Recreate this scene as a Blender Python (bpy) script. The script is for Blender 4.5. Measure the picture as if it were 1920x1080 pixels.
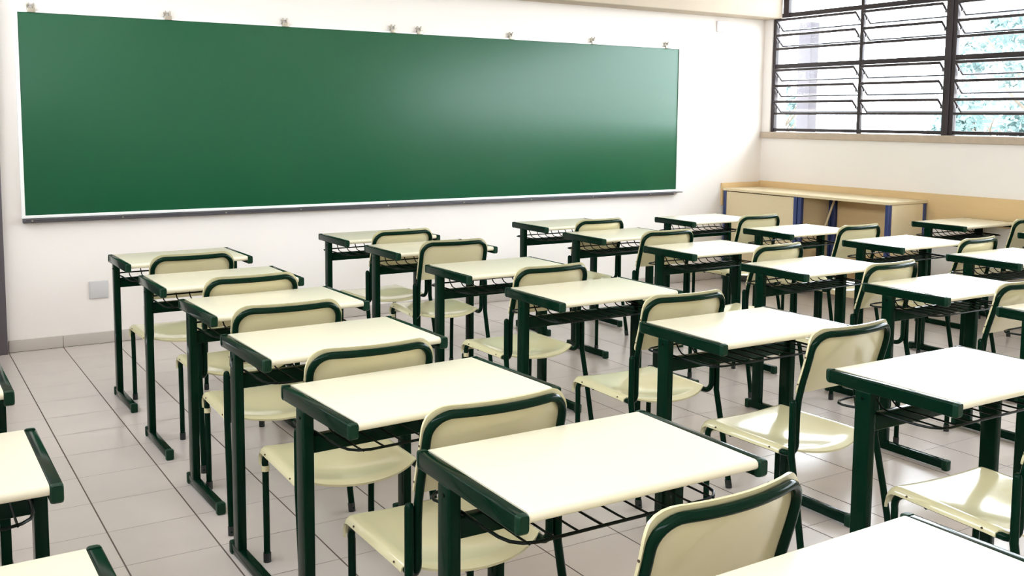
import bpy, bmesh, math, random
from mathutils import Vector, Matrix
PI = math.pi
scene = bpy.context.scene
for o in list(bpy.data.objects):
    bpy.data.objects.remove(o)
C = scene.collection

# ------------------------------------------------------------------ camera
cam_data = bpy.data.cameras.new('camera')
cam_data.sensor_fit = 'HORIZONTAL'
cam_data.sensor_width = 36.0
cam_data.lens = 1881.32 / 1920 * 36.0
cam_data.shift_y = -129.25 / 1920
cam_data.clip_start = 0.05
cam_data.clip_end = 300
cam = bpy.data.objects.new('camera', cam_data)
C.objects.link(cam)
cr = Vector((0.84650922, -0.53231334, 0.00804017))
cu = Vector((0.04652162, 0.08900866, 0.99494382))
cf = Vector((0.53033751, 0.84185507, -0.10011073))
m = Matrix.Identity(4)
for i in range(3):
    m[i][0] = cr[i]; m[i][1] = cu[i]; m[i][2] = -cf[i]
m[0][3], m[1][3], m[2][3] = -1.17573, -6.55927, 1.41563
cam.matrix_world = m
scene.camera = cam

# ------------------------------------------------------------------ world, colour management
world = bpy.data.worlds.new('sky')
scene.world = world
world.use_nodes = True
wn = world.node_tree.nodes; wl = world.node_tree.links
wn.clear()
bg = wn.new('ShaderNodeBackground'); bg.inputs[0].default_value = (0.89, 0.945, 1.0, 1); bg.inputs[1].default_value = 8.0
wo = wn.new('ShaderNodeOutputWorld'); wl.new(bg.outputs[0], wo.inputs[0])
vs = scene.view_settings
vs.view_transform = 'Standard'; vs.look = 'None'; vs.gamma = 1.0; vs.use_curve_mapping = False
vs.exposure = 1.37
scene.render.film_transparent = False
try:
    scene.cycles.use_denoising = True
    scene.cycles.filter_width = 1.2
    scene.cycles.max_bounces = 10
    scene.cycles.diffuse_bounces = 6
    scene.cycles.glossy_bounces = 4
    scene.cycles.transparent_max_bounces = 24
    scene.cycles.caustics_reflective = False
    scene.cycles.caustics_refractive = False
    scene.cycles.sample_clamp_indirect = 6.0
except Exception:
    pass

def portal(name, loc, rot, sx, sy):
    d = bpy.data.lights.new(name, 'AREA'); d.shape = 'RECTANGLE'; d.size = sx; d.size_y = sy
    d.cycles.is_portal = True
    o = bpy.data.objects.new(name, d); C.objects.link(o); o.location = loc; o.rotation_euler = rot
    return o
XW = 5.636          # inner face of the window wall
XL = -1.95          # inner face of the left wall
YB = -9.2           # inner face of the back wall
ZC = 3.15           # ceiling
portal('portal_right', (XW + 0.25, -4.6, 2.13), (0, math.radians(90), 0), 1.66, 9.0)
portal('portal_left', (XL - 0.2, -4.6, 2.475), (0, math.radians(-90), 0), 0.7, 9.0)

# ------------------------------------------------------------------ materials
def mat(name, col, rough=0.5, metal=0.0, spec=0.5, coat=0.0, noise=None, bump=None):
    m_ = bpy.data.materials.new(name); m_.use_nodes = True
    nt = m_.node_tree; b = nt.nodes['Principled BSDF']
    b.inputs['Base Color'].default_value = (*col, 1)
    b.inputs['Roughness'].default_value = rough
    b.inputs['Metallic'].default_value = metal
    b.inputs['Specular IOR Level'].default_value = spec
    b.inputs['Coat Weight'].default_value = coat
    b.inputs['Coat Roughness'].default_value = 0.12
    tc = nt.nodes.new('ShaderNodeTexCoord')
    if noise:
        sc_, amt = noise
        n = nt.nodes.new('ShaderNodeTexNoise'); n.inputs['Scale'].default_value = sc_; n.inputs['Detail'].default_value = 5
        nt.links.new(tc.outputs['Object'], n.inputs['Vector'])
        mx = nt.nodes.new('ShaderNodeMix'); mx.data_type = 'RGBA'
        mx.inputs[6].default_value = (*[c * (1 - amt) for c in col], 1)
        mx.inputs[7].default_value = (*[min(1, c * (1 + amt)) for c in col], 1)
        nt.links.new(n.outputs['Fac'], mx.inputs[0]); nt.links.new(mx.outputs[2], b.inputs['Base Color'])
    if bump:
        sc_, st = bump
        n = nt.nodes.new('ShaderNodeTexNoise'); n.inputs['Scale'].default_value = sc_; n.inputs['Detail'].default_value = 4
        nt.links.new(tc.outputs['Object'], n.inputs['Vector'])
        bp = nt.nodes.new('ShaderNodeBump'); bp.inputs['Strength'].default_value = st; bp.inputs['Distance'].default_value = 0.002
        nt.links.new(n.outputs['Fac'], bp.inputs['Height']); nt.links.new(bp.outputs[0], b.inputs['Normal'])
    return m_

M = {}
M['wall'] = mat('wall_paint', (0.81, 0.765, 0.725), 0.75, spec=0.25, noise=(3, 0.02), bump=(120, 0.15))
M['beam'] = mat('shaded_beam_paint', (0.46, 0.385, 0.30), 0.7, spec=0.25, noise=(4, 0.06), bump=(60, 0.2))  # same paint as the wall, darkened: the beam's shade is in the colour
M['ceil'] = mat('ceiling_paint', (0.78, 0.76, 0.73), 0.8, spec=0.2)
M['sill'] = mat('sill_concrete', (0.46, 0.37, 0.285), 0.7, noise=(18, 0.12), bump=(80, 0.3))
M['laminate'] = mat('cream_laminate', (0.78, 0.725, 0.56), 0.24, spec=0.5, noise=(40, 0.012))
M['plastic'] = mat('cream_plastic', (0.62, 0.565, 0.345), 0.16, spec=0.5, coat=0.3, noise=(12, 0.02))
M['green'] = mat('dark_green_enamel', (0.0012, 0.014, 0.0065), 0.13, spec=0.08, noise=(60, 0.1))
M['green_cap'] = mat('green_plastic_cap', (0.004, 0.027, 0.013), 0.40, spec=0.15)
M['wire'] = mat('black_green_wire', (0.001, 0.004, 0.0025), 0.3, spec=0.12)
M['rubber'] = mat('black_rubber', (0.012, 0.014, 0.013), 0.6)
M['screw'] = mat('brown_rivet', (0.10, 0.07, 0.04), 0.4, metal=0.6)
M['board'] = mat('chalkboard_green', (0.003, 0.080, 0.031), 0.33, spec=0.38, noise=(2.2, 0.06))
M['white_frame'] = mat('white_board_frame', (0.86, 0.86, 0.84), 0.4)
M['tray'] = mat('grey_metal_tray', (0.085, 0.08, 0.09), 0.4, metal=0.3)
M['clip'] = mat('pale_metal_clip', (0.42, 0.38, 0.31), 0.35, metal=0.7)
M['window_metal'] = mat('brown_black_window_metal', (0.035, 0.026, 0.028), 0.45, spec=0.4)
M['plate'] = mat('grey_switch_plate', (0.55, 0.54, 0.54), 0.45)
M['plate_white'] = mat('white_switch_plate', (0.80, 0.79, 0.82), 0.45)
M['base_tile'] = mat('baseboard_tile', (0.50, 0.455, 0.415), 0.35, noise=(6, 0.05))
M['grout'] = mat('grout', (0.17, 0.135, 0.115), 0.8)
M['door_metal'] = mat('purple_grey_door_metal', (0.09, 0.075, 0.085), 0.45)
M['door_leaf'] = mat('grey_door_leaf', (0.16, 0.14, 0.16), 0.5)
M['wood'] = mat('pale_yellow_wood_laminate', (0.66, 0.47, 0.24), 0.4, noise=(9, 0.05))
M['wood_pale'] = mat('pale_cream_wood_laminate', (0.70, 0.575, 0.36), 0.4, noise=(9, 0.03))
M['blue'] = mat('blue_enamel', (0.022, 0.04, 0.14), 0.35, spec=0.5)
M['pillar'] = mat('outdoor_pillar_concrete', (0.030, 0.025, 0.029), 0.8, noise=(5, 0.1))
M['ground'] = mat('outdoor_paving', (0.35, 0.34, 0.31), 0.9, noise=(2, 0.1))
M['bark'] = mat('tree_bark', (0.09, 0.07, 0.05), 0.9, noise=(20, 0.3))
M['leaf'] = mat('tree_leaves', (0.11, 0.165, 0.16), 0.5, noise=(2.5, 0.45))

# wooden furniture grain
for k in ('wood', 'wood_pale'):
    nt = M[k].node_tree
    for n in nt.nodes:
        if n.type == 'TEX_NOISE':
            mp = nt.nodes.new('ShaderNodeMapping'); mp.inputs['Scale'].default_value = (6, 0.7, 6)
            tc = next(x for x in nt.nodes if x.type == 'TEX_COORD')
            nt.links.new(tc.outputs['Object'], mp.inputs['Vector']); nt.links.new(mp.outputs[0], n.inputs['Vector'])

# leaves let some light through
def leafify(m_):
    nt = m_.node_tree; b = nt.nodes['Principled BSDF']; out = nt.nodes['Material Output']
    tr = nt.nodes.new('ShaderNodeBsdfTranslucent'); tr.inputs[0].default_value = (0.12, 0.19, 0.18, 1)
    mx = nt.nodes.new('ShaderNodeMixShader'); mx.inputs[0].default_value = 0.35
    nt.links.new(b.outputs[0], mx.inputs[1]); nt.links.new(tr.outputs[0], mx.inputs[2]); nt.links.new(mx.outputs[0], out.inputs[0])
leafify(M['leaf'])

# thin window glass
def glass_mat():
    m_ = bpy.data.materials.new('window_glass'); m_.use_nodes = True
    nt = m_.node_tree; nt.nodes.clear()
    out = nt.nodes.new('ShaderNodeOutputMaterial')
    ge = nt.nodes.new('ShaderNodeNewGeometry'); dp = nt.nodes.new('ShaderNodeVectorMath'); dp.operation = 'DOT_PRODUCT'
    nt.links.new(ge.outputs['Normal'], dp.inputs[0]); nt.links.new(ge.outputs['Incoming'], dp.inputs[1])
    def mm(op, a, b_=None):
        n = nt.nodes.new('ShaderNodeMath'); n.operation = op
        for i, v in enumerate((a, b_)):
            if v is None: continue
            if isinstance(v, (int, float)): n.inputs[i].default_value = v
            else: nt.links.new(v, n.inputs[i])
        return n.outputs[0]
    fres = mm('ADD', mm('MULTIPLY', mm('POWER', mm('SUBTRACT', 1.0, mm('ABSOLUTE', dp.outputs['Value'])), 5.0), 0.92), 0.04)
    tr = nt.nodes.new('ShaderNodeBsdfTransparent'); tr.inputs[0].default_value = (0.96, 0.975, 0.985, 1)
    gl = nt.nodes.new('ShaderNodeBsdfGlossy'); gl.inputs[0].default_value = (1, 1, 1, 1); gl.inputs['Roughness'].default_value = 0.02
    mx = nt.nodes.new('ShaderNodeMixShader')
    nt.links.new(fres, mx.inputs[0]); nt.links.new(tr.outputs[0], mx.inputs[1]); nt.links.new(gl.outputs[0], mx.inputs[2])
    nt.links.new(mx.outputs[0], out.inputs[0])
    return m_
M['glass'] = glass_mat()
M['glass_edge'] = mat('glass_cut_edge', (0.03, 0.035, 0.06), 0.2)

# floor tiles: 0.299 x 0.301 m, wide dark joints along the room, fine joints across
def floor_mat():
    m_ = bpy.data.materials.new('floor_tiles'); m_.use_nodes = True
    nt = m_.node_tree; N = nt.nodes; L = nt.links; b = N['Principled BSDF']
    tc = N.new('ShaderNodeTexCoord'); sp = N.new('ShaderNodeSeparateXYZ'); L.new(tc.outputs['Object'], sp.inputs[0])
    def math_(op, a, bb=None, c=None):
        n = N.new('ShaderNodeMath'); n.operation = op
        for i, v in enumerate((a, bb, c)):
            if v is None: continue
            if isinstance(v, (int, float)): n.inputs[i].default_value = v
            else: L.new(v, n.inputs[i])
        return n.outputs[0]
    cx = math_('DIVIDE', math_('ADD', sp.outputs[0], 0.580 + 0.299 * 40), 0.299)
    cy = math_('DIVIDE', math_('ADD', sp.outputs[1], 0.333 + 0.301 * 60), 0.301)
    fx, fy = math_('FRACT', cx), math_('FRACT', cy)
    ex = math_('MULTIPLY', math_('MINIMUM', fx, math_('SUBTRACT', 1.0, fx)), 0.299)
    ey = math_('MULTIPLY', math_('MINIMUM', fy, math_('SUBTRACT', 1.0, fy)), 0.301)
    def line(e, w0, w1):
        n = N.new('ShaderNodeMapRange'); n.inputs['From Min'].default_value = w0; n.inputs['From Max'].default_value = w1
        n.inputs['To Min'].default_value = 1.0; n.inputs['To Max'].default_value = 0.0; L.new(e, n.inputs['Value']); return n.outputs['Result']
    g = math_('MAXIMUM', line(ex, 0.0021, 0.0032), math_('MULTIPLY', line(ey, 0.0014, 0.0026), 0.72))
    ix, iy = math_('FLOOR', cx), math_('FLOOR', cy)
    cb = N.new('ShaderNodeCombineXYZ'); L.new(ix, cb.inputs[0]); L.new(iy, cb.inputs[1])
    wn_ = N.new('ShaderNodeTexWhiteNoise'); L.new(cb.outputs[0], wn_.inputs[0])
    no = N.new('ShaderNodeTexNoise'); no.inputs['Scale'].default_value = 7; no.inputs['Detail'].default_value = 6; L.new(tc.outputs['Object'], no.inputs['Vector'])
    f = math_('ADD', math_('MULTIPLY', wn_.outputs[0], 0.4), math_('MULTIPLY', no.outputs['Fac'], 0.6))
    mx = N.new('ShaderNodeMix'); mx.data_type = 'RGBA'
    mx.inputs[6].default_value = (0.535, 0.475, 0.435, 1); mx.inputs[7].default_value = (0.62, 0.55, 0.505, 1); L.new(f, mx.inputs[0])
    m2 = N.new('ShaderNodeMix'); m2.data_type = 'RGBA'; L.new(g, m2.inputs[0]); L.new(mx.outputs[2], m2.inputs[6]); m2.inputs[7].default_value = (0.10, 0.075, 0.06, 1)
    L.new(m2.outputs[2], b.inputs['Base Color'])
    b.inputs['Roughness'].default_value = 0.30
    L.new(math_('ADD', math_('MULTIPLY', g, 0.5), 0.22), b.inputs['Roughness'])
    bp = N.new('ShaderNodeBump'); bp.inputs['Strength'].default_value = 0.35; bp.inputs['Distance'].default_value = 0.0015
    L.new(math_('SUBTRACT', math_('MULTIPLY', no.outputs['Fac'], 0.15), g), bp.inputs['Height']); L.new(bp.outputs[0], b.inputs['Normal'])
    return m_
M['floor'] = floor_mat()

# ------------------------------------------------------------------ mesh helpers
class MB:
    def __init__(s): s.v = []; s.f = []; s.sm = []
    def add(s, vs, fs, smooth=False):
        o = len(s.v); s.v += [tuple(v) for v in vs]; s.f += [tuple(i + o for i in f) for f in fs]; s.sm += [smooth] * len(fs); return s
    def box(s, a, b, bev=0.0):
        x0, y0, z0 = a; x1, y1, z1 = b
        if bev <= 0:
            vs = [(x, y, z) for z in (z0, z1) for y in (y0, y1) for x in (x0, x1)]
            return s.add(vs, [(0, 2, 3, 1), (4, 5, 7, 6), (0, 1, 5, 4), (2, 6, 7, 3), (0, 4, 6, 2), (1, 3, 7, 5)])
        bm = bmesh.new(); bmesh.ops.create_cube(bm, size=1)
        for v in bm.verts:
            v.co = Vector(((x0 + x1) / 2 + v.co.x * (x1 - x0), (y0 + y1) / 2 + v.co.y * (y1 - y0), (z0 + z1) / 2 + v.co.z * (z1 - z0)))
        bmesh.ops.bevel(bm, geom=bm.edges[:], offset=bev, segments=3, profile=0.5, affect='EDGES')
        bm.verts.index_update(); vs = [v.co[:] for v in bm.verts]; fs = [[v.index for v in f.verts] for f in bm.faces]; bm.free()
        return s.add(vs, fs, True)
    def tube(s, pts, r, n=10, closed=False, cap=True):
        pts = [Vector(p) for p in pts]; k = len(pts)
        tang = []
        for i in range(k):
            if closed: t = pts[(i + 1) % k] - pts[i - 1]
            else: t = pts[min(i + 1, k - 1)] - pts[max(i - 1, 0)]
            tang.append(t.normalized())
        up = Vector((0, 0, 1)) if abs(tang[0].z) < 0.9 else Vector((1, 0, 0))
        nrm = (up - tang[0] * up.dot(tang[0])).normalized(); vs = []
        for i in range(k):
            nrm = (nrm - tang[i] * nrm.dot(tang[i])).normalized(); bi = tang[i].cross(nrm)
            rr = r[i] if isinstance(r, (list, tuple)) else r
            for j in range(n):
                a = 2 * PI * j / n; vs.append(pts[i] + (nrm * math.cos(a) + bi * math.sin(a)) * rr)
        fs = []
        for i in range(k if closed else k - 1):
            i2 = (i + 1) % k
            for j in range(n):
                j2 = (j + 1) % n; fs.append((i * n + j, i * n + j2, i2 * n + j2, i2 * n + j))
        if cap and not closed:
            fs.append(tuple(range(n - 1, -1, -1))); fs.append(tuple((k - 1) * n + j for j in range(n)))
        return s.add(vs, fs, True)
    def build(s, name, material, parent=None, smooth_all=None):
        me = bpy.data.meshes.new(name); me.from_pydata(s.v, [], s.f); me.validate()
        bm = bmesh.new(); bm.from_mesh(me); bmesh.ops.recalc_face_normals(bm, faces=bm.faces[:]); bm.to_mesh(me); bm.free()
        if len(me.polygons) == len(s.sm): me.polygons.foreach_set('use_smooth', s.sm)
        me.materials.append(material)
        try: me.set_sharp_from_angle(angle=math.radians(42))
        except Exception: pass
        o = bpy.data.objects.new(name, me); C.objects.link(o)
        if parent is not None: o.parent = parent
        return o

def empty(name, loc=(0, 0, 0), rz=0):
    o = bpy.data.objects.new(name, None); C.objects.link(o); o.location = loc; o.rotation_euler = (0, 0, rz); o.empty_display_size = 0.1; return o
def tag(o, label=None, cat=None, group=None, kind=None):
    if label: o['label'] = label
    if cat: o['category'] = cat
    if group: o['group'] = group
    if kind: o['kind'] = kind
    return o
def struct(name, mb, m_, parent=None):
    o = mb.build(name, m_, parent)
    if parent is None: o['kind'] = 'structure'
    return o
def arc(c, r, a0, a1, n, plane):
    out = []
    for i in range(n + 1):
        a = a0 + (a1 - a0) * i / n; u, v = r * math.cos(a), r * math.sin(a)
        out.append({'xy': (c[0] + u, c[1] + v, c[2]), 'xz': (c[0] + u, c[1], c[2] + v), 'yz': (c[0], c[1] + u, c[2] + v)}[plane])
    return out

# ------------------------------------------------------------------ the room
struct('floor', MB().box((XL - 0.2, YB - 0.2, -0.12), (XW + 0.2, 0.2, 0)), M['floor'])
struct('ceiling', MB().box((XL - 0.2, YB - 0.2, ZC), (XW + 0.2, 0.2, ZC + 0.15)), M['ceil'])
DX0, DX1, DZ = -1.50, -0.65, 2.12      # doorway in the front wall
struct('wall_front', MB().box((DX1, 0, 0), (XW + 0.2, 0.2, ZC)).box((XL - 0.2, 0, 0), (DX0, 0.2, ZC)).box((DX0, 0, DZ), (DX1, 0.2, ZC)), M['wall'])
struct('wall_back', MB().box((XL - 0.2, YB - 0.2, 0), (XW + 0.2, YB, ZC)), M['wall'])
SZ0, SZ1, WZ1 = 1.256, 1.311, 2.96     # sill and window head
wr = MB().box((XW, YB, 0), (XW + 0.2, 0, SZ0)).box((XW, YB, WZ1), (XW + 0.2, 0, ZC)).box((XW, -0.096, SZ0), (XW + 0.2, 0, WZ1)).box((XW, YB, SZ0), (XW + 0.2, -7.17, WZ1))
struct('wall_right', wr, M['wall'])
LZ0, LZ1 = 2.15, 2.80
struct('wall_left', MB().box((XL - 0.2, YB, 0), (XL, 0, LZ0)).box((XL - 0.2, YB, LZ1), (XL, 0, ZC)).box((XL - 0.2, -0.4, LZ0), (XL, 0, LZ1)).box((XL - 0.2, YB, LZ0), (XL, -8.8, LZ1)), M['wall'])
struct('trim_1', MB().box((XL, -0.21, 2.309), (XW, 0, ZC), 0.008), M['beam'])            # concrete beam over the board
struct('trim_2', MB().box((XW - 0.03, -7.2, SZ0), (XW + 0.24, -0.012, SZ1), 0.004), M['sill'])   # window sill
# wooden rail panels on the walls behind the storage tables
struct('trim_3', MB().box((XW - 0.018, -8.2, 0.66), (XW, -0.001, 0.868), 0.003), M['wood'])
struct('trim_4', MB().box((5.150, -0.018, 0.66), (XW - 0.018, 0, 0.858), 0.003), M['wood'])
# tiled baseboards
bb = MB(); x = -0.580 + 0.0; gr = MB()
for k in range(0, 21):
    a, b_ = -0.580 + 0.299 * k + 0.0015, -0.580 + 0.299 * (k + 1) - 0.0015
    bb.box((max(a, -0.585), -0.011, 0.002), (min(b_, XW - 0.001), 0, 0.072), 0.0015)
o = struct('baseboard_front', bb, M['base_tile'])
gr.box((-0.580, -0.008, 0), (XW - 0.002, 0, 0.070)).build('grout_joints', M['grout'], o)
bb = MB()
for k in range(0, 30):
    bb.box((XW - 0.011, -0.012 - 0.301 * (k + 1) + 0.0015, 0.002), (XW, -0.012 - 0.301 * k - 0.0015, 0.072), 0.0015)
o = struct('baseboard_right', bb, M['base_tile'])
MB().box((XW - 0.008, -9.0, 0), (XW, -0.012, 0.070)).build('grout_joints', M['grout'], o)

# doorway at the far left: metal frame and leaf
d = MB().box((-0.655, -0.055, 0), (-0.588, 0.2, DZ + 0.05), 0.004).box((-1.56, -0.055, 0), (-1.495, 0.2, DZ + 0.05), 0.004).box((-1.56, -0.055, DZ - 0.01), (-0.588, 0.2, DZ + 0.05), 0.004)
door = struct('door_1', d, M['door_metal'])
leaf = MB().box((-1.494, 0.02, 0.008), (-0.656, 0.06, DZ - 0.012), 0.003).build('door_leaf', M['door_leaf'], door)
h = MB().tube([(-1.41, 0.02, 1.03), (-1.41, -0.03, 1.03), (-1.40, -0.04, 1.03), (-1.30, -0.04, 1.03)], 0.008).build('door_handle', M['clip'], leaf)

# ------------------------------------------------------------------ windows of the right wall
XP = XW + 0.035       # plane of the glazing
def window_bay(idx, y0, ym, y1, thick_end=True):
    """y0 > ym > y1; y0 and y1 are the posts, ym the thin mullion"""
    root = empty('window_%d' % idx, (0, 0, 0)); root['kind'] = 'structure'
    f = MB()
    f.box((XP - 0.022, y0 - 0.034, SZ1), (XP + 0.022, y0, WZ1), 0.003)
    f.box((XP - 0.03, y1 - 0.028, SZ1), (XP + 0.03, y1 + 0.028, WZ1), 0.003)
    f.box((XP - 0.015, ym - 0.016, SZ1), (XP + 0.015, ym + 0.016, WZ1), 0.003)
    for z, hz in ((1.332, 0.013), (1.475, 0.009), (1.893, 0.019), (2.048, 0.010), (2.338, 0.019), (2.49, 0.010), (2.94, 0.018)):
        f.box((XP - 0.016, y1, z - hz), (XP + 0.016, y0, z + hz), 0.002)
    if idx == 1: f.box((XP - 0.022, -0.262, 2.32), (XP + 0.022, -0.2, WZ1), 0.003)
    f.build('window_frame', M['window_metal'], root)
    # fixed lights
    for (a, b_) in ((y0 - 0.034, ym + 0.016), (ym - 0.016, y1 + 0.028)):
        for (z0, z1) in ((1.345, 1.466), (1.912, 2.038), (2.357, 2.48)):
            MB().box((XP - 0.002, b_, z0), (XP + 0.002, a, z1)).build('fixed_pane', M['glass'], root)
        # pivoting sashes: upper edge tips into the room, lower edge outwards
        for zc in (1.535, 1.674, 1.812, 2.117, 2.252, 2.56, 2.70, 2.84):
            dz, dx = 0.045, 0.046
            s = MB()
            ya, yb = a - 0.022, b_ + 0.022
            T = lambda t: (XP - 0.004 - dx * t, zc + dz * t)
            xt, zt = T(1); xb, zb = T(-1)
            s.tube([(xt, ya, zt), (xt, yb, zt)], 0.0115, 8)                      # top rail
            for yy in (ya, yb):
                s.tube([(xt, yy, zt), (xb, yy, zb)], 0.0085, 6)
                s.box((XP - 0.010, yy - 0.006, zc - 0.02), (XP + 0.004, yy + 0.006, zc + 0.008))
            so = s.build('sash', M['window_metal'], root)
            p = MB(); q = Vector((dz, 0, dx)).normalized() * 0.002
            vs_ = [(xt - q.x, ya, zt - q.z), (xt - q.x, yb, zt - q.z), (xb - q.x, yb, zb - q.z), (xb - q.x, ya, zb - q.z), (xt + q.x, ya, zt + q.z), (xt + q.x, yb, zt + q.z), (xb + q.x, yb, zb + q.z), (xb + q.x, ya, zb + q.z)]
            p.add(vs_, [(0, 1, 2, 3), (4, 7, 6, 5), (0, 4, 5, 1), (2, 6, 7, 3), (0, 3, 7, 4), (1, 5, 6, 2)]).build('pane', M['glass'], so)
            MB().tube([(xb, ya, zb), (xb, yb, zb)], 0.0072, 6).build('glass_edge', M['glass_edge'], so)
    return root
window_bay(1, -0.096, -1.047, -1.853)
yy = -1.853 - 0.028; n_ = 2
for n_ in (2, 3, 4):
    y1 = yy - 1.73; window_bay(n_, yy, yy - 0.86, y1); yy = y1 - 0.028
# plain windows of the left wall (behind the camera's left shoulder)
f = MB()
for k in range(8):
    y = -0.4 - 8.4 * k / 7; f.box((XL - 0.12, y - 0.02, LZ0), (XL - 0.08, y + 0.02, LZ1))
for z in (LZ0 + 0.02, (LZ0 + LZ1) / 2, LZ1 - 0.02): f.box((XL - 0.115, -8.8, z - 0.015), (XL - 0.085, -0.4, z + 0.015))
wl_ = struct('window_20', f, M['window_metal'])
MB().box((XL - 0.102, -8.8, LZ0), (XL - 0.098, -0.4, LZ1)).build('pane', M['glass'], wl_)

# ------------------------------------------------------------------ chalkboard
BX0, BX1, BZ0, BZ1 = -0.483, 4.611, 0.800, 2.019
cb = empty('chalkboard', (BX0, 0, BZ0)); off = Vector((-BX0, 0, -BZ0))
tag(cb, 'long green chalkboard with thin white frame fixed to the front wall', 'chalkboard')
def at_board(o): o.location = off; return o
at_board(MB().box((BX0 + 0.018, -0.020, BZ0 + 0.016), (BX1 - 0.006, -0.004, BZ1 - 0.009), 0.001).build('writing_surface', M['board'], cb))
fr = MB().box((BX0, -0.026, BZ0 + 0.018), (BX0 + 0.020, 0, BZ1 - 0.011), 0.0015).box((BX0, -0.026, BZ1 - 0.011), (BX1, 0, BZ1), 0.002).box((BX1 - 0.007, -0.026, BZ0 + 0.018), (BX1, 0, BZ1 - 0.011), 0.0015).box((BX0, -0.030, BZ0), (BX1, 0, BZ0 + 0.018), 0.002)
at_board(fr.build('frame', M['white_frame'], cb))
tr = MB().box((BX0 + 0.004, -0.050, BZ0 - 0.026), (BX1 - 0.05, -0.001, BZ0 - 0.001), 0.004).box((BX0 + 0.02, -0.056, BZ0 - 0.008), (BX1 + 0.045, -0.001, BZ0 - 0.002), 0.002)
tray = at_board(tr.build('chalk_tray', M['tray'], cb)); tray['label'] = 'dark grey chalk tray'
for k, xx in enumerate((-0.43, 0.08, 0.72, 1.23, 1.88, 2.5, 3.1, 3.7, 4.3)):
    s = MB().tube([(xx, -0.050, BZ0 - 0.012), (xx, -0.054, BZ0 - 0.012)], 0.005, 10).build('screw', M['clip'], tray)
def clip_mesh():
    c = MB()
    c.box((-0.022, -0.034, -0.012), (0.022, -0.024, 0.012), 0.002)
    c.box((-0.022, -0.034, 0.008), (0.022, 0, 0.014), 0.002)
    for sx in (-0.016, 0.012):
        c.tube([(sx, -0.006, 0.012), (sx - 0.003, -0.014, 0.030), (sx + 0.004, -0.016, 0.046)], 0.0042, 8)
        c.box((sx - 0.006, -0.010, 0.026), (sx + 0.006, 0, 0.036), 0.001)
    return c
c0 = None
clip_words = ['first', 'second', 'third', 'fourth', 'fifth', 'sixth', 'seventh', 'eighth']
for k, (xx, zz) in enumerate(((-0.39, 0), (0.388, 0), (1.148, 0), (1.938, 0), (2.145, 0), (2.924, 0), (3.701, 0), (4.473, 0))):
    if c0 is None: c0 = clip_mesh().build('board_clip', M['clip']); o = c0
    else: o = c0.copy(); C.objects.link(o)
    o.location = (xx, 0, BZ1 + 0.001)
    tag(o, 'small metal clip on top edge of chalkboard, %s from the left' % clip_words[k], 'clip', 'metal clips along the top of the chalkboard')

# wall plates
p1 = MB().box((-0.124, -0.010, 0.284), (-0.012, 0, 0.392), 0.003).build('wall_plate', M['plate'])
MB().box((-0.118, -0.0115, 0.290), (-0.018, -0.0095, 0.386), 0.001).build('cover', M['plate'], p1)
tag(p1, 'square grey blank wall plate low on front wall below the chalkboard', 'wall plate')
p2 = MB().box((5.045, -0.022, 2.178), (5.170, 0, 2.272), 0.004).build('wall_box', M['plate_white'])
MB().box((5.052, -0.0235, 2.185), (5.163, -0.0215, 2.265), 0.001).build('cover', M['plate_white'], p2)
tag(p2, 'small white box high on front wall between chalkboard and window', 'wall box')

# ------------------------------------------------------------------ storage tables in the corner
def table(name, y0, y1, kind, label):
    """table against the window wall; y0 > y1"""
    root = empty(name, (5.395, (y0 + y1) / 2, 0)); O = Vector((-5.395, -(y0 + y1) / 2, 0))
    tag(root, label, 'table', 'cream tables with blue legs in the corner')
    def P(mb, n, m_): o = mb.build(n, m_, root); o.location = O; return o
    xf, xb = 5.155, XW - 0.020
    P(MB().box((xf, y1, 0.792), (xb, y0, 0.815), 0.003), 'tabletop', M['wood_pale'])
    for yy in (y0, y1):
        s = -1 if yy == y0 else 1
        ya = yy + s * 0.004; yb = ya + s * 0.034
        for xx in (xf + 0.006, xb - 0.044):
            P(MB().box((xx, min(ya, yb), 0.045), (xx + 0.036, max(ya, yb), 0.806), 0.004), 'leg', M['blue'])
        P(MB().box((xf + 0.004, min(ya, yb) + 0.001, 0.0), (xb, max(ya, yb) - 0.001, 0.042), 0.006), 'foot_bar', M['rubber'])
    return root, P, xf, xb
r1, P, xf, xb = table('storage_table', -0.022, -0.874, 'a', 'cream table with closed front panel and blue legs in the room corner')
P(MB().box((xf + 0.010, -0.835, 0.075), (xf + 0.026, -0.062, 0.785), 0.002), 'front_panel', M['wood_pale'])
P(MB().box((xf + 0.05, -0.860, 0.10), (xb - 0.05, -0.846, 0.79), 0.002), 'side_panel', M['wood_pale'])
P(MB().box((xf + 0.008, -0.84, 0.020), (xf + 0.040, -0.055, 0.072), 0.003), 'bottom_rail', M['rubber'])
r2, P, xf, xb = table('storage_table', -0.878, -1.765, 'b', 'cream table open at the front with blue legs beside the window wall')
P(MB().box((xb - 0.016, -1.722, 0.10), (xb - 0.002, -0.92, 0.79), 0.002), 'back_panel', M['wood'])
P(MB().box((xf + 0.045, -1.760, 0.10), (xb - 0.05, -1.744, 0.79), 0.002), 'side_panel', M['wood_pale'])
P(MB().tube([(xf + 0.27, -0.925, 0.48), (xb - 0.05, -0.925, 0.785)], 0.009, 8), 'brace', M['wood_pale'])
P(MB().box((xf + 0.008, -1.72, 0.045), (xf + 0.030, -0.92, 0.10), 0.003), 'bottom_rail', M['wood_pale'])

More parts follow.
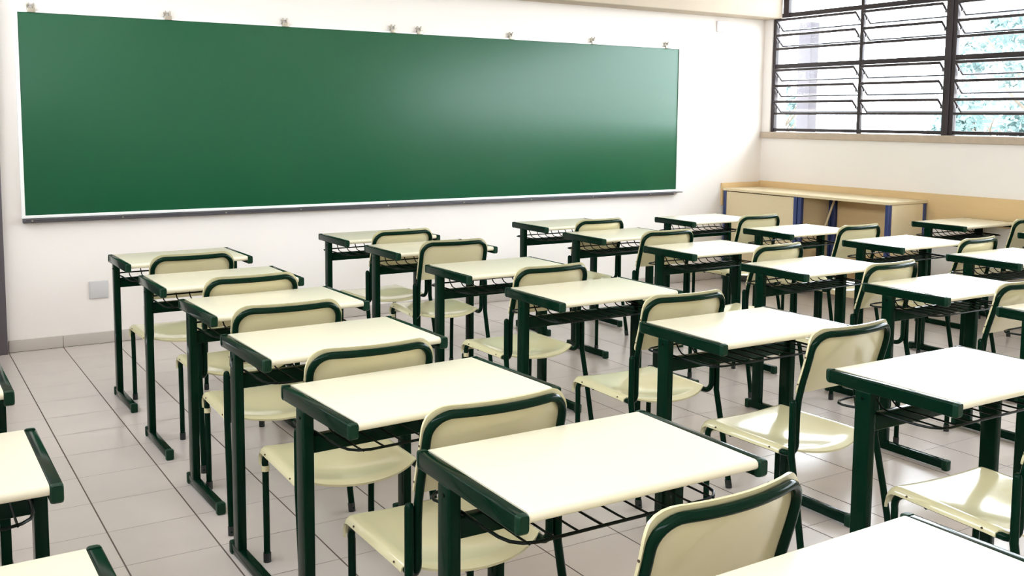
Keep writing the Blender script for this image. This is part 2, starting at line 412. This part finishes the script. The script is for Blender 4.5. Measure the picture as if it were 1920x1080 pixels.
# ------------------------------------------------------------------ the school desk
DW, DD, DH = 0.615, 0.412, 0.710
def end_cap_mesh(x, y, s, h0=0.671, h1=0.7105):
    """rounded plastic cap closing a rail; s = direction it points (+1 far, -1 near)"""
    w = 0.0132; b = MB()
    ring = []
    prof = [(0, 1.0), (0.005, 0.98), (0.010, 0.88), (0.0145, 0.62)]
    n = 16; vs_ = []; fs_ = []
    zc, hz = (h0 + h1) / 2, (h1 - h0) / 2
    for (dy, k) in prof:
        for j in range(n):
            a = 2 * PI * (j + 0.5) / n; cx, cz = math.cos(a), math.sin(a)
            ex = abs(cx) ** 0.35 * (1 if cx > 0 else -1); ez = abs(cz) ** 0.35 * (1 if cz > 0 else -1)
            vs_.append((x + ex * w * (0.35 + 0.65 * k), y + s * dy, zc + ez * hz * (0.5 + 0.5 * k) + hz * 0.32 * (1 - k)))
    for i in range(3):
        for j in range(n):
            j2 = (j + 1) % n; fs_.append((i * n + j, i * n + j2, (i + 1) * n + j2, (i + 1) * n + j))
    fs_.append(tuple(range(n))); fs_.append(tuple(3 * n + j for j in range(n)))
    return b.add(vs_, fs_, True)

def tabletop_mesh():
    r = 0.011; zc = 0.6995; hw = 0.2818; hy = 0.206
    prof = []
    for i in range(9):
        a = -PI / 2 - PI * i / 8; prof.append((-hy + r + r * math.cos(a), zc + r * math.sin(a)))
    for i in range(9):
        a = PI / 2 - PI * i / 8; prof.append((hy - r + r * math.cos(a), zc + r * math.sin(a)))
    n = len(prof); vs_ = [(-hw, y, z) for y, z in prof] + [(hw, y, z) for y, z in prof]
    fs_ = [(i, (i + 1) % n, n + (i + 1) % n, n + i) for i in range(n)] + [tuple(range(n)), tuple(range(2 * n - 1, n - 1, -1))]
    return MB().add(vs_, fs_, True)

def basket_mesh():
    b = MB(); r = 0.0030; z = 0.6135
    ya = -0.128
    half = [(0.0, 0.203), (0.12, 0.203), (0.225, 0.202), (0.262, 0.196), (0.283, 0.180), (0.288, 0.160), (0.281, 0.135), (0.271, 0.105), (0.268, 0.06), (0.268, -0.02), (0.266, -0.07), (0.258, -0.100), (0.240, -0.119), (0.212, ya), (0.12, ya), (0.0, ya)]
    pts = [(x, y, z) for x, y in half] + [(-x, y, z) for x, y in half[-2:0:-1]]
    b.tube(pts, r + 0.0006, 8, closed=True)
    for k in range(9):
        xx = -0.232 + 0.058 * k
        b.tube([(xx, ya - 0.001, z), (xx, ya + 0.03, z - 0.001), (xx, 0.045, z), (xx, 0.068, z + 0.004), (xx, 0.083, z + 0.016), (xx, 0.098, z + 0.036), (xx, 0.112, z + 0.048), (xx, 0.130, z + 0.058), (xx, 0.150, 0.689)], 0.0026, 6)
    return b

def make_desk():
    root = empty('school_desk')
    tabletop_mesh().build('tabletop', M['laminate'], root)
    for s in (-1, 1):
        x = s * (DW / 2 - 0.0128)
        rail = MB().box((x - 0.0125, -0.197, 0.6725), (x + 0.0125, 0.197, 0.7095), 0.004).build('side_rail', M['green'], root)
        for e in (-1, 1): end_cap_mesh(x, e * 0.1955, e).build('end_cap', M['green_cap'], rail)
        MB().box((x - 0.014, 0.052, 0.036), (x + 0.014, 0.104, 0.676), 0.004).build('leg', M['green'], root)
        foot = MB().box((x - 0.0145, -0.225, 0.006), (x + 0.0145, 0.125, 0.041), 0.005).build('foot_bar', M['green'], root)
        for e, yy in ((-1, -0.246), (1, 0.146)):
            MB().box((x - 0.0160, min(yy, yy - e * 0.026), 0.0), (x + 0.0160, max(yy, yy - e * 0.026), 0.043), 0.006).build('end_cap', M['green_cap'], foot)
        MB().tube([(x - s * 0.004, 0.078, 0.655), (x + s * 0.0165, 0.078, 0.655)], 0.0045, 8).build('bolt', M['wire'], root)
    MB().box((-0.283, 0.064, 0.560), (0.283, 0.092, 0.606), 0.004).build('crossbar', M['green'], root)
    basket_mesh().build('wire_basket', M['wire'], root)
    return root

# ------------------------------------------------------------------ the school chair
CT, CR = 0.182, 0.0105
HT = 0.772
def lean(x, z):
    t = min(1, max(0, (z - 0.50) / (HT - 0.50)))
    return -0.185 - 0.055 * t * t * (3 - 2 * t) - 0.035 * (1 - (x / CT) ** 2) * min(1, max(0, (z - 0.55) / 0.2))
def frame_mesh():
    b = MB(); w, rc, zz = CT, 0.055, HT - CR
    left = []
    # seat side bar from the front leg backwards, bend up, upright, shoulder
    left += [(-0.178, 0.205, 0.008), (-0.179, 0.204, 0.20), (-0.180, 0.203, 0.315)]
    left += [(-0.181, 0.163 + 0.04 * math.cos(a), 0.325 + 0.04 * math.sin(a)) for a in [PI / 2 * i / 6 for i in range(7)]]
    left += [(-0.182, 0.05, 0.365), (-0.182, -0.08, 0.365)]
    left += [(-w, -0.145 + 0.04 * math.cos(a), 0.405 + 0.04 * math.sin(a)) for a in [-PI / 2 - PI / 2 * i / 6 for i in range(7)]]
    for z in (0.45, 0.50, 0.55, 0.60, 0.64, 0.68, zz - rc): left.append((-w, lean(-w, z), z))
    for i in range(1, 9):
        a = PI / 2 * i / 8; x, z = -w + rc - rc * math.cos(a), zz - rc + rc * math.sin(a); left.append((x, lean(x, z), z))
    mid = [(x, lean(x, zz), zz) for x in [-0.10 + 0.2 * i / 10 for i in range(0, 11)]]
    pts = left + mid + [(-x, y, z) for x, y, z in left[::-1]]
    b.tube(pts, CR, 12)
    # cross bar under the seat
    b.tube([(-0.178, 0.10, 0.356), (0.178, 0.10, 0.356)], 0.008, 8)
    return b
def rear_leg(s):
    p = [(s * 0.216, -0.262, 0.010), (s * 0.2105, -0.225, 0.20), (s * 0.2045, -0.188, 0.37), (s * 0.2040, -0.187, 0.538), (s * 0.2040, -0.187, 0.546), (s * 0.2040, -0.187, 0.550)]
    return MB().tube(p, [0.0112, 0.0112, 0.0112, 0.0112, 0.009, 0.004], 12)
def backrest_mesh():
    """moulded panel in front of the bent tube, wrapping a little round its edge"""
    nu, nv = 28, 18; z0, z1, hw, rc = 0.566, 0.781, 0.196, 0.062
    def surf(u, v, side):
        z = z0 + (z1 - z0) * v; x = u * hw
        r = rc if v > 0.5 else 0.016
        # rounded corners
        zc = z1 - r if v > 0.5 else z0 + r
        if (v > 0.5 and z > zc) or (v <= 0.5 and z < zc):
            lim = hw - r + math.sqrt(max(0, r * r - (z - zc) ** 2)); x = u * lim
        y = lean(min(max(x, -CT), CT), min(z, HT)) + 0.013
        y += 0.0  if abs(x) < 0.15 else -0.007 * ((abs(x) - 0.15) / 0.046) ** 2
        if v > 0.86: y -= 0.007 * ((v - 0.86) / 0.14) ** 2
        return (x, y + (0.0035 if side else -0.0035), z)
    vs_ = []; fs_ = []
    for side in (0, 1):
        for j in range(nv + 1):
            v = j / nv
            v = 0.5 - 0.5 * math.cos(PI * v) if True else v
            for i in range(nu + 1): vs_.append(surf(-1 + 2 * i / nu, v, side))
    n = (nu + 1) * (nv + 1)
    for side in (0, 1):
        for j in range(nv):
            for i in range(nu):
                a = side * n + j * (nu + 1) + i; fs_.append((a, a + 1, a + nu + 2, a + nu + 1))
    border = [i for i in range(nu + 1)] + [j * (nu + 1) + nu for j in range(1, nv + 1)] + [nv * (nu + 1) + i for i in range(nu - 1, -1, -1)] + [j * (nu + 1) for j in range(nv - 1, 0, -1)]
    for k in range(len(border)):
        a, b_ = border[k], border[(k + 1) % len(border)]; fs_.append((a, b_, n + b_, n + a))
    return MB().add(vs_, fs_, True)
def seat_mesh():
    nu, nv = 34, 34; vs_ = []; fs_ = []; t = 0.006
    us = []
    for i in range(nu + 1): us.append(-1 + 2 * i / nu)
    # arc-length style side profile: flat then rolling down over the side bars
    def side(u):
        a = abs(u); sgn = 1 if u >= 0 else -1
        if a <= 0.84: return sgn * a / 0.84 * 0.180, 0.0, 0.0
        q = (a - 0.84) / 0.16; ang = q * PI / 2
        return sgn * (0.180 + 0.0175 * math.sin(ang)), -0.0175 * (1 - math.cos(ang)) - 0.004 * q, q
    def fwd(w, x):
        """w 0..1 from back to front"""
        k = max(0, 1 - (x / 0.19) ** 2)
        yb = -0.128 - 0.072 * k ** 0.8
        yf = 0.192
        if w <= 0.80:
            y = yb + (yf - yb) * w / 0.80; z = 0.0
        else:
            q = (w - 0.80) / 0.20; ang = q * PI * 0.5; y = yf + 0.036 * math.sin(ang); z = -0.036 * (1 - math.cos(ang)) - 0.012 * q * q
        if w < 0.06: z -= 0.011 * (0.15 + 0.85 * k) * (1 - w / 0.06) ** 1.6
        return y, z
    for s in (0, 1):
        for j in range(nv + 1):
            w = j / nv
            for i in range(nu + 1):
                x, dz, q = side(us[i]); y, z = fwd(w, x)
                k = max(0, 1 - (x / 0.178) ** 2)
                dish = 0.020 * k * math.exp(-((y + 0.06) / 0.13) ** 2) + 0.006 * k
                zz = 0.3835 + dz + z - dish
                if w > 0.8: x *= 1 - 0.02 * ((w - 0.8) / 0.2) ** 2
                if s: # inner side
                    zz -= t * (1 - q); x -= (t * q) * (1 if x > 0 else -1)
                    if w > 0.8: y -= t * (w - 0.8) / 0.2
                vs_.append((x, y, zz))
    n = (nu + 1) * (nv + 1)
    for s in (0, 1):
        for j in range(nv):
            for i in range(nu):
                a = s * n + j * (nu + 1) + i; fs_.append((a, a + 1, a + nu + 2, a + nu + 1))
    border = [i for i in range(nu + 1)] + [j * (nu + 1) + nu for j in range(1, nv + 1)] + [nv * (nu + 1) + i for i in range(nu - 1, -1, -1)] + [j * (nu + 1) for j in range(nv - 1, 0, -1)]
    for k in range(len(border)):
        a, b_ = border[k], border[(k + 1) % len(border)]; fs_.append((a, b_, n + b_, n + a))
    return MB().add(vs_, fs_, True)
def make_chair():
    root = empty('school_chair')
    fr_ = frame_mesh().build('frame', M['green'], root)
    for s in (-1, 1):
        lg = rear_leg(s).build('rear_leg', M['green'], root)
        MB().tube([(s * 0.2160, -0.2620, 0.0), (s * 0.2150, -0.257, 0.030)], 0.0128, 12).build('rubber_foot', M['rubber'], lg)
        MB().tube([(s * 0.178, 0.205, 0.0), (s * 0.178, 0.205, 0.030)], 0.0125, 12).build('rubber_foot', M['rubber'], fr_)
    st = seat_mesh().build('seat', M['plastic'], root)
    bk = backrest_mesh().build('backrest', M['plastic'], root)
    for s in (-1, 1):
        for (z) in (0.600, 0.690):
            MB().tube([(s * 0.1935, lean(CT, z) + 0.006, z), (s * 0.1975, lean(CT, z) + 0.006, z)], 0.0028, 8).build('rivet', M['screw'], bk)
        for y in (0.150, -0.09):
            MB().tube([(s * 0.1955, y, 0.371), (s * 0.1985, y, 0.371)], 0.0028, 8).build('rivet', M['screw'], st)
    return root

def dup(root):
    r = root.copy(); C.objects.link(r)
    for ch in list(root.children):
        c = ch.copy(); C.objects.link(c); c.parent = r
        for g in list(ch.children):
            d_ = g.copy(); C.objects.link(d_); d_.parent = c
    return r

ORD = ['', 'first', 'second', 'third', 'fourth', 'fifth', 'sixth', 'seventh']
LINE = {'A': 'in the line cut by the left edge', 'B': 'in the long left-hand line', 'C': 'in the second full line', 'D': 'in the third full line',
        'E': 'in the fourth full line', 'F': 'in the line along the window wall'}
R_ = math.radians
desks = {
    'B1': (0.089, -1.399, 0.8), 'B2': (0.074, -2.169, 0.2), 'B3': (0.085, -2.841, 1.4), 'B4': (0.041, -3.551, 1.1), 'B5': (0.006, -4.24, 2.6), 'B6': (0.065, -4.908, -0.9), 'B7': (0.072, -5.662, 0),
    'C1': (1.359, -1.031, 0.5), 'C2': (1.378, -1.666, 0.2), 'C3': (1.328, -2.494, 0.4), 'C4': (1.315, -3.247, -0.4), 'C5': (1.351, -4.084, -0.6), 'C6': (1.391, -4.872, -0.5),
    'D1': (2.764, -1.000, -0.3), 'D2': (2.709, -1.678, 0.3), 'D3': (2.723, -2.442, 0.3), 'D4': (2.71, -3.205, 0.6), 'D5': (2.742, -3.916, -0.5), 'D6': (2.731, -4.545, 0),
    'E1': (3.869, -1.187, 0), 'E2': (3.899, -2.04, 0.2), 'E3': (3.951, -2.799, 0.3), 'E4': (3.939, -3.499, -0.3),
    'F1': (5.312, -2.280, 0), 'F2': (5.300, -3.075, 0),
    'A1': (-1.219, -3.551, 0), 'A2': (-1.213, -4.318, 0), 'A3': (-1.203, -5.055, 0)}
chairs = {
    'B1': (0.032, -1.611, 1.1), 'B2': (0.073, -2.368, 0.5), 'B3': (0.000, -3.028, -1.9), 'B4': (-0.015, -3.751, -1.4), 'B5': (0.004, -4.399, -0.2), 'B6': (0.039, -5.096, 2.7),
    'C1': (1.325, -1.169, 2.9), 'C2': (1.380, -1.733, -5.0), 'C3': (1.294, -2.734, 0.4), 'C4': (1.341, -3.558, -2.5), 'C5': (1.396, -4.255, 1.1), 'C6': (1.395, -5.018, -4.5),
    'D1': (2.709, -1.212, 0.8), 'D2': (2.677, -1.914, -1.2), 'D3': (2.739, -2.691, 3.8), 'D4': (2.705, -3.408, 2.3), 'D5': (2.736, -4.028, -0.4),
    'E1': (3.857, -1.486, 0.2), 'E2': (3.938, -2.246, -0.5), 'E3': (3.953, -3.022, 3.7), 'F1': (5.319, -2.516, 0.2)}
dl = {'A1': 'school desk at left edge of the photo, only a green corner showing',
      'A2': 'cream school desk cut by left edge, middle one of the three there',
      'A3': 'cream school desk in bottom left corner, nearest of the three there',
      'B7': 'nearest school desk, cream top cut off by the bottom right of the photo',
      'F1': 'school desk by the window wall, in front of the open cream table',
      'F2': 'school desk at right edge by the window wall, only its green corner showing',
      'D6': 'school desk cut by right edge, its green rail in front of a chair back'}
cl_ = {'B6': 'nearest school chair, its cream backrest filling the bottom centre of the photo',
       'C6': 'school chair in bottom right corner with glossy reflections on its cream seat',
       'F1': 'school chair by the window wall, cut by the right edge',
       'D5': 'school chair cut by right edge, backrest half behind a green desk rail'}
proto = None
for k, (x, y, a) in desks.items():
    if proto is None: proto = make_desk(); o = proto
    else: o = dup(proto)
    o.location = (x, y, 0); o.rotation_euler = (0, 0, R_(a))
    tag(o, dl.get(k, 'cream and green school desk, %s from the chalkboard %s' % (ORD[int(k[1])], LINE[k[0]])), 'desk', 'school desks with cream tops and green frames')
proto = None
for k, (x, y, a) in chairs.items():
    if proto is None: proto = make_chair(); o = proto
    else: o = dup(proto)
    o.location = (x, y, 0); o.rotation_euler = (0, 0, R_(a))
    tag(o, cl_.get(k, 'cream school chair, %s from the chalkboard %s' % (ORD[int(k[1])], LINE[k[0]])), 'chair', 'school chairs with cream seats and green tubes')
    if k in ('B3', 'B4', 'C2', 'C3'):   # cream sleeve round the front left leg
        s = MB().tube([(-0.180, 0.203, 0.300), (-0.180, 0.203, 0.318)], 0.0130, 12).build('leg_sleeve', M['plastic'], o)
        s['label'] = 'cream sleeve on front leg'

# ------------------------------------------------------------------ outside
struct('ground', MB().box((XW + 0.2, -40, -0.6), (60, 60, -0.3)), M['ground'])
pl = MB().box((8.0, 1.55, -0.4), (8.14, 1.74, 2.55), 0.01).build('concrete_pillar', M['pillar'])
tag(pl, 'pale grey concrete pillar standing outside the left window panes', 'pillar')
def tree(name, loc, h, rad, n, seed, label, cz=0.6, blobs=16):
    rnd = random.Random(seed); root = empty(name, loc)
    tag(root, label, 'tree', 'trees outside the windows')
    t = MB(); pts = []
    for i in range(8):
        q = i / 7; pts.append((0.12 * math.sin(2.1 * q + seed), 0.12 * math.cos(1.7 * q + seed) - 0.12, h * 0.62 * q))
    t.tube(pts, [0.09 - 0.06 * i / 7 for i in range(8)], 10)
    for i in range(6):
        a = rnd.uniform(0, 2 * PI); z = h * rnd.uniform(0.3, 0.55); e = (math.cos(a) * rad * 0.6, math.sin(a) * rad * 0.6, z + rad * 0.6)
        t.tube([(0, 0, z), (e[0] * 0.5, e[1] * 0.5, z + rad * 0.25), e], [0.03, 0.022, 0.01], 7)
    t.build('trunk', M['bark'], root)
    c = MB(); bl = []
    for i in range(blobs):
        v = Vector((rnd.gauss(0, 1), rnd.gauss(0, 1), rnd.gauss(0, 0.8))).normalized() * rad * rnd.uniform(0.35, 0.95)
        bl.append((Vector((v.x, v.y, h * cz + v.z * (1 - cz) * h / rad)), rad * rnd.uniform(0.2, 0.38)))
    vs_ = []; fs_ = []
    for i in range(n):
        bc, br = rnd.choice(bl); d_ = Vector((rnd.gauss(0, 1), rnd.gauss(0, 1), rnd.gauss(0, 1))).normalized()
        p = bc + d_ * br * rnd.uniform(0.6, 1.05); s = rnd.uniform(0.05, 0.11)
        u = Vector((rnd.gauss(0, 1), rnd.gauss(0, 1), rnd.gauss(0, 1))).normalized(); w = u.cross(d_).normalized()
        k = len(vs_); vs_ += [tuple(p - u * s), tuple(p + w * s * 0.45), tuple(p + u * s), tuple(p - w * s * 0.45)]; fs_.append((k, k + 1, k + 2, k + 3))
    c.add(vs_, fs_); c.build('crown', M['leaf'], root)
tree('leafy_tree', (13.0, 1.6, -0.3), 4.6, 1.5, 3000, 3, 'leafy tree seen through the rightmost window panes', cz=0.55)
tree('leafy_tree', (17.0, 5.2, -0.3), 2.6, 1.3, 2600, 8, 'low leafy tree behind the lowest panes of the middle window', cz=0.5)
tree('leafy_tree', (15.0, 8.6, -0.3), 2.7, 1.0, 1500, 5, 'faint small tree outside left of the concrete pillar', cz=0.5)

# added ceiling lamps, out of view, giving the room warm fill light
def lamp_mat():
    m_ = bpy.data.materials.new('added_lamp_glow'); m_.use_nodes = True
    nt = m_.node_tree; b = nt.nodes['Principled BSDF']
    b.inputs['Base Color'].default_value = (0.9, 0.9, 0.88, 1)
    b.inputs['Emission Color'].default_value = (1.0, 0.90, 0.76, 1); b.inputs['Emission Strength'].default_value = 3.0
    return m_
M['lamp'] = lamp_mat()
pr = None
for i, y in enumerate((-2.6, -4.9, -7.2)):
    for j, x in enumerate((-0.2, 1.9, 4.0)):
        if pr is None:
            pr = empty('added_ceiling_lamp')
            MB().box((-0.62, -0.12, -0.05), (0.62, 0.12, 0), 0.004).build('housing', M['white_frame'], pr)
            for s in (-1, 1): MB().tube([(-0.59, s * 0.055, -0.072), (0.59, s * 0.055, -0.072)], 0.016, 10).build('fill_light_tube', M['lamp'], pr)
            o = pr
        else: o = dup(pr)
        o.location = (x, y, ZC)
        tag(o, 'added unseen ceiling lamp with two tubes, %s column and %s row from the chalkboard' % (('left', 'middle', 'right')[j], ORD[i + 1]), 'ceiling lamp', 'added ceiling lamps for fill light')
